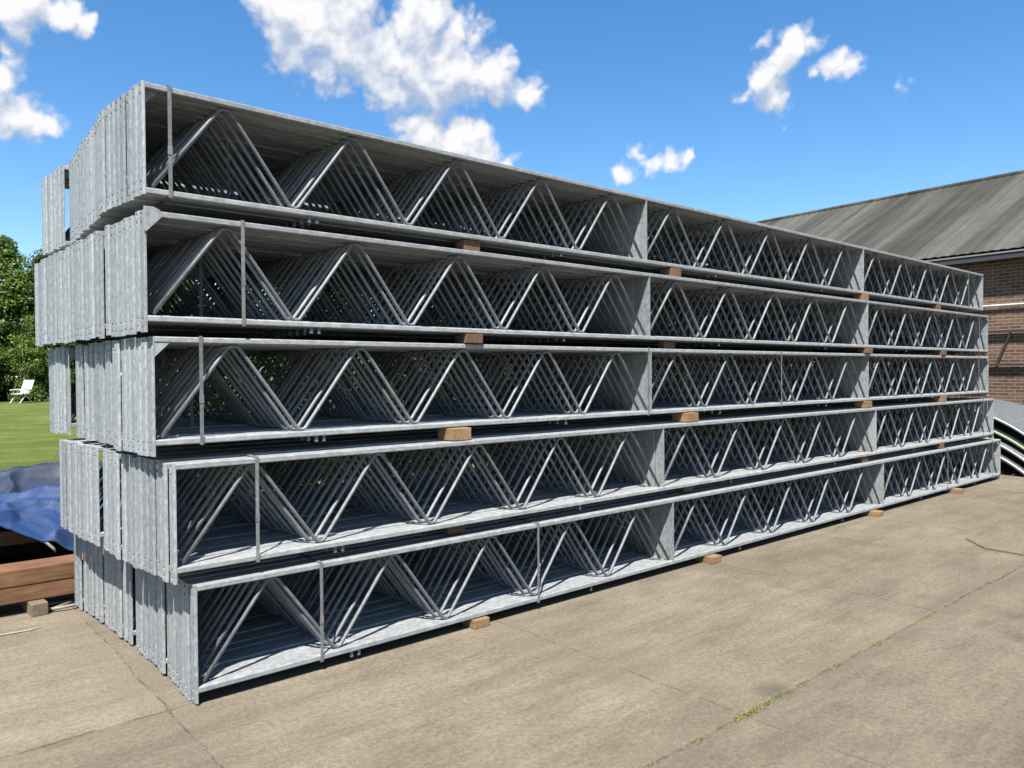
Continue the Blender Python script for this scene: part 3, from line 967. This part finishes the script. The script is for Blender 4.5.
tarp('tarpaulin', [
    [(-2.6, 6.20, .50), (-.8, 6.25, .56), (.35, 6.32, .59), (.80, 6.36, .53), (1.02, 6.36, .39), (1.30, 6.38, .235), (2.2, 6.4, .2)],
    [(-2.6, 6.45, .60), (-.8, 6.5, .62), (.35, 6.55, .64), (.85, 6.60, .60), (1.10, 6.62, .52), (1.40, 6.64, .44), (2.3, 6.6, .42)],
    [(-2.6, 7.0, .60), (-.8, 7.0, .60), (.4, 7.0, .62), (.95, 7.05, .63), (1.25, 7.1, .68), (1.6, 7.1, .55), (2.4, 7.1, .52)],
    [(-2.6, 7.5, .56), (-.8, 7.5, .56), (.5, 7.5, .58), (1.0, 7.5, .56), (1.35, 7.55, .60), (1.7, 7.55, .56), (2.5, 7.5, .52)]],
    'bright blue crumpled tarpaulin sagging over the timber beams', m_tarp, .065, seed=2)
tarp('tarpaulin', [
    [(-2.8, 7.42, .54), (-.4, 7.45, .54), (.9, 7.45, .55), (1.5, 7.45, .57), (2.7, 7.45, .50)],
    [(-2.8, 7.75, .68), (-.4, 7.8, .68), (.9, 7.8, .72), (1.5, 7.8, .76), (2.7, 7.8, .66)],
    [(-2.8, 8.3, .66), (-.4, 8.3, .64), (.9, 8.3, .69), (1.5, 8.3, .74), (2.7, 8.3, .66)],
    [(-2.8, 8.8, .30), (-.4, 8.8, .3), (.9, 8.8, .3), (1.5, 8.8, .3), (2.7, 8.8, .3)],
    [(-2.8, 8.95, .03), (-.4, 8.95, .03), (.9, 8.95, .03), (1.5, 8.95, .03), (2.7, 8.95, .03)]],
    'faded grey blue tarpaulin over a bulky pile at the lawn edge', m_tarp2, .055, seed=9)
# loose pale strap end hanging in the dark below the tarp
bm = bmesh.new()
tube(bm, [(.98, 6.40, .40), (1.02, 6.37, .385), (1.06, 6.36, .34), (1.075, 6.35, .31)], [.006, .011, .012, .007], 6)
tag(link('tarp_strap', finish(bm, 's', True), m_hose), 'short pale strap end hanging below the front edge of the blue tarpaulin', 'strap')
# hose loops
bm = bmesh.new()
pts = []
for k in range(64):
    a = k / 63 * 2 * math.pi * 2.1
    q = 1 + .10 * math.sin(a * .7 + 1)
    pts.append((1.075 + .125 * q * math.cos(a), 5.965 + .085 * q * math.sin(a), .012 + .016 * k / 63 + .004 * math.sin(a * 3)))
pts = [(.90, 5.99, .012), (.93, 5.95, .012), (.965, 5.93, .012)] + [p for p in pts[34:]] + []
tube(bm, pts, .0105, 8)
tag(link('garden_hose', finish(bm, 'h', True), m_hose), 'pale grey hose coiled on the concrete beside the bottom corner of the stack', 'hose')
bm = bmesh.new()
tube(bm, [(.45, 5.55, .006), (.62, 5.57, .008), (.80, 5.56, .006), (.86, 5.58, .006)], [.003, .005, .005, .003], 6)
tag(link('thin_stick', finish(bm, 's'), m_straw), 'thin pale stick lying on the concrete in front of the brown beams', 'stick')
bm = bmesh.new()
tube(bm, [(7.86, 2.60, .012), (7.66, 2.43, .010), (7.56, 2.345, .010), (7.55, 2.2, .010), (7.50, 1.95, .012), (7.3, 1.55, .010)], .0042, 6)
tag(link('bent_rod', finish(bm, 's'), m_rust), 'thin dark bent rod lying on the open concrete', 'rod')

# ------------------------------------------------------------ garden chair on the lawn
chair = empty('garden_chair', (5.80, 42.3, .30), rad(38))
def barm(pts, r, name, parent=chair):
    bm = bmesh.new(); tube(bm, pts, r, 6); return link(name, finish(bm, 'b'), m_white, parent)
def slab(name, p0, p1, w, n_, th=.025, parent=chair):
    """slatted panel running from p0 to p1 (x,z), width w along y"""
    bm = bmesh.new()
    a, b2 = Vector((p0[0], 0, p0[1])), Vector((p1[0], 0, p1[1]))
    d = (b2 - a) / n_; nn_ = Vector((-d.z, 0, d.x)).normalized() * th
    for k in range(n_):
        s0 = a + d * (k + .06); s1 = a + d * (k + .94)
        vs_ = []
        for yy in (-w / 2, w / 2):
            for q in (s0, s1, s1 + nn_, s0 + nn_):
                vs_.append(bm.verts.new((q.x, yy, q.z)))
        for f in ((0, 1, 2, 3), (7, 6, 5, 4), (0, 4, 5, 1), (1, 5, 6, 2), (2, 6, 7, 3), (3, 7, 4, 0)):
            bm.faces.new([vs_[i] for i in f])
    return link(name, finish(bm, 'p'), m_white, parent)
slab('seat', (-.25, .42), (.25, .44), .50, 6)
slab('backrest', (.25, .44), (.52, 1.08), .50, 9)
for s in (-1, 1):
    y = .27 * s
    barm([(-.32, y, 0), (.20, y, .60)], .02, 'leg')
    barm([(.42, y, 0), (-.18, y, .55)], .02, 'leg')
    barm([(-.30, y, .62), (.0, y, .64), (.33, y, .63)], .03, 'armrest')
    barm([(-.24, y, .43), (.26, y, .45), (.54, y, 1.10)], .02, 'frame_bar')
tag(chair, 'white reclining garden chair standing on the lawn before the hedge', 'chair')

# ------------------------------------------------------------ trees behind
def crown_mesh(seed, rx, ry, h, base, n_clump, per, leaf):
    rng = np.random.default_rng(seed)
    V = []
    cl = []
    for k in range(n_clump):
        z = base + (h - base) * rng.random() ** .85
        s = (z - base) / (h - base)
        rr = (1 - max(0, s - .35) ** 1.8 * 1.9) if s > .35 else 1.0
        rr = max(.12, rr) * (.80 + .2 * math.sin(s * 9 + seed))
        a = rng.random() * 2 * math.pi
        q = .55 + .5 * rng.random() ** .5
        cl.append((math.cos(a) * rx * rr * q, math.sin(a) * ry * rr * q, z, rng.uniform(.35, .8)))
    cl = np.array(cl)
    idx = np.repeat(np.arange(n_clump), per)
    n_ = len(idx)
    d = rng.normal(size=(n_, 3)); d /= np.linalg.norm(d, axis=1)[:, None]
    rad_ = cl[idx, 3] * rng.random(n_) ** .4
    cen = cl[idx, :3] + d * rad_[:, None] * np.array([1, 1, .75])
    cen[:, 2] = np.maximum(cen[:, 2], .1)
    nrm = d + rng.normal(size=(n_, 3)) * .6 + np.array([0, 0, .35])
    nrm /= np.linalg.norm(nrm, axis=1)[:, None]
    t1 = np.cross(nrm, rng.normal(size=(n_, 3))); t1 /= np.linalg.norm(t1, axis=1)[:, None]
    t2 = np.cross(nrm, t1)
    ls = leaf * rng.uniform(.6, 1.3, n_)[:, None]
    v0 = cen - t1 * ls; v2 = cen + t1 * ls
    v1 = cen + t2 * ls * .55 + nrm * ls * .15; v3 = cen - t2 * ls * .55 + nrm * ls * .15
    vv = np.stack([v0, v1, v2, v3], 1).reshape(-1, 3)
    me = bpy.data.meshes.new('crown')
    me.vertices.add(len(vv)); me.vertices.foreach_set('co', vv.ravel())
    me.loops.add(len(vv)); me.loops.foreach_set('vertex_index', np.arange(len(vv)))
    me.polygons.add(n_); me.polygons.foreach_set('loop_start', np.arange(n_) * 4); me.polygons.foreach_set('loop_total', np.full(n_, 4))
    me.update()
    return me, cl
def trunk_mesh(seed, cl, h):
    rnd = random.Random(seed)
    bm = bmesh.new()
    pts = [Vector((rnd.uniform(-.1, .1) * k, rnd.uniform(-.1, .1) * k, h * .75 * k / 6)) for k in range(7)]
    tube(bm, pts, [.22 - .028 * k for k in range(7)], 8)
    for c2 in cl[::6]:
        i = rnd.randint(1, 5)
        a = pts[i]; e = Vector(c2[:3]); mid_ = (a + e) / 2 + Vector((0, 0, -.25))
        if e.z > a.z * .6:
            tube(bm, [a, mid_, e], [.07, .045, .018], 5)
    return finish(bm, 'trunk', True)
variants = [crown_mesh(1, 1.9, 1.9, 8.0, .15, 170, 200, .085), crown_mesh(2, 2.2, 2.0, 7.3, .1, 170, 200, .08), crown_mesh(3, 1.6, 1.7, 6.9, .2, 150, 200, .075)]
tr_me = [trunk_mesh(i + 5, v_[1], 7.5) for i, v_ in enumerate(variants)]
TREES = [  # x, y, variant, scale, material, label
    (3.2, 46.2, 1, 1.0, 0, 'leafy tree at the extreme left edge, beyond the garden chair'),
    (5.6, 46.3, 0, 1.03, 0, 'tallest sunlit leafy tree directly behind the garden chair'),
    (7.75, 45.6, 1, 1.06, 1, 'darker leafy tree right of the garden chair, beside the stack'),
    (4.4, 44.9, 2, .62, 0, 'low bushy tree left behind the garden chair'),
    (6.6, 44.7, 2, .60, 0, 'low bushy tree right behind the garden chair')]
xx = 10.2
for k in range(9):
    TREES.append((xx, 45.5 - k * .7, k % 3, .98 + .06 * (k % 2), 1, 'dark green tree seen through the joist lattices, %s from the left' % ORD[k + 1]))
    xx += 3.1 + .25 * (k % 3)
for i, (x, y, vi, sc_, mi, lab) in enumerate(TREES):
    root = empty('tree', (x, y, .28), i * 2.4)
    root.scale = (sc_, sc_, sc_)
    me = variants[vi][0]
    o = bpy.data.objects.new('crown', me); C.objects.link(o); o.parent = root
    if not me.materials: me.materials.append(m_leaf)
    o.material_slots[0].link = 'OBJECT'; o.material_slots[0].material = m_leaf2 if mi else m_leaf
    link('trunk', tr_me[vi], m_bark, root)
    tag(root, lab, 'tree', 'trees beyond the lawn')

shrub_me, shrub_cl = crown_mesh(11, 1.15, .85, 2.7, .05, 70, 170, .05)
st_me = trunk_mesh(31, shrub_cl, 2.3)
x = 3.9
for k in range(10):
    root = empty('shrub', (x, 10.9 + .5 * (k % 2), 0), k * 1.9)
    root.scale = (1, 1, .92 + .1 * (k % 3))
    o = link('crown', shrub_me, m_leaf2, root)
    link('stem', st_me, m_bark, root)
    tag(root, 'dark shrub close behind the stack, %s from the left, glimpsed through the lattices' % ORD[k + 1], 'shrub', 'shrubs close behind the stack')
    x += 1.62

# ------------------------------------------------------------ grass tufts in the slab joint
rng = random.Random(4)
vv, ff = [], []
clumps = [(2.42, .03, 25), (2.72, .035, 50), (3.08, .05, 130), (3.2, .05, 110), (3.31, .03, 40), (3.47, .03, 45), (3.62, .03, 30), (3.98, .04, 40), (4.5, .05, 45), (4.62, .04, 30), (5.1, .05, 45), (5.25, .05, 30), (6.3, .08, 25)]
for cx, sp_, n_ in clumps:
    for k in range(n_):
        x = cx + rng.gauss(0, sp_); y = 1.945 + rng.gauss(0, .011)
        a = rng.uniform(0, 2 * math.pi); hgt = rng.uniform(.004, .016); ln = rng.uniform(.004, .02)
        w = .0018
        dx, dy = math.cos(a), math.sin(a)
        b0 = len(vv)
        vv += [(x - dy * w, y + dx * w, .001), (x + dy * w, y - dx * w, .001), (x + dx * ln * .5 + dy * w * .6, y + dy * ln * .5 - dx * w * .6, hgt * .75), (x + dx * ln, y + dy * ln, hgt)]
        ff += [(b0, b0 + 1, b0 + 2), (b0, b0 + 2, b0 + 3)]
tag(link('joint_grass', mesh_from(vv, ff, 'joint_grass'), m_tuft), 'short green tufts growing in the joint between concrete slabs', 'grass', kind='stuff')
# loose grit at the foot of the pile on the right
vv, ff = [], []
for k in range(900):
    x = rng.uniform(12.9, 14.6); y = rng.uniform(2.2, 4.6); r = rng.uniform(.008, .03) * rng.random() + .006
    if (x - 12.9) < rng.random() * .6: continue
    b0 = len(vv)
    pts = [(1, 0, 0), (0, 1, 0), (-1, 0, 0), (0, -1, 0), (0, 0, .8), (0, 0, -.3)]
    for p in pts:
        vv.append((x + p[0] * r * rng.uniform(.7, 1.3), y + p[1] * r * rng.uniform(.7, 1.3), .004 + p[2] * r + r * .2))
    ff += [tuple(b0 + i for i in f) for f in ((0, 1, 4), (1, 2, 4), (2, 3, 4), (3, 0, 4), (1, 0, 5), (2, 1, 5), (3, 2, 5), (0, 3, 5))]
m_grit = wood('grit_stone', (.2, .15, .11), (.36, .29, .22), (.5, .43, .34), (9, 9, 9))
tag(link('loose_grit', mesh_from(vv, ff, 'grit'), m_grit), 'loose brown grit scattered before the curved sheets', 'grit', kind='stuff')
print('objects', len(bpy.data.objects))
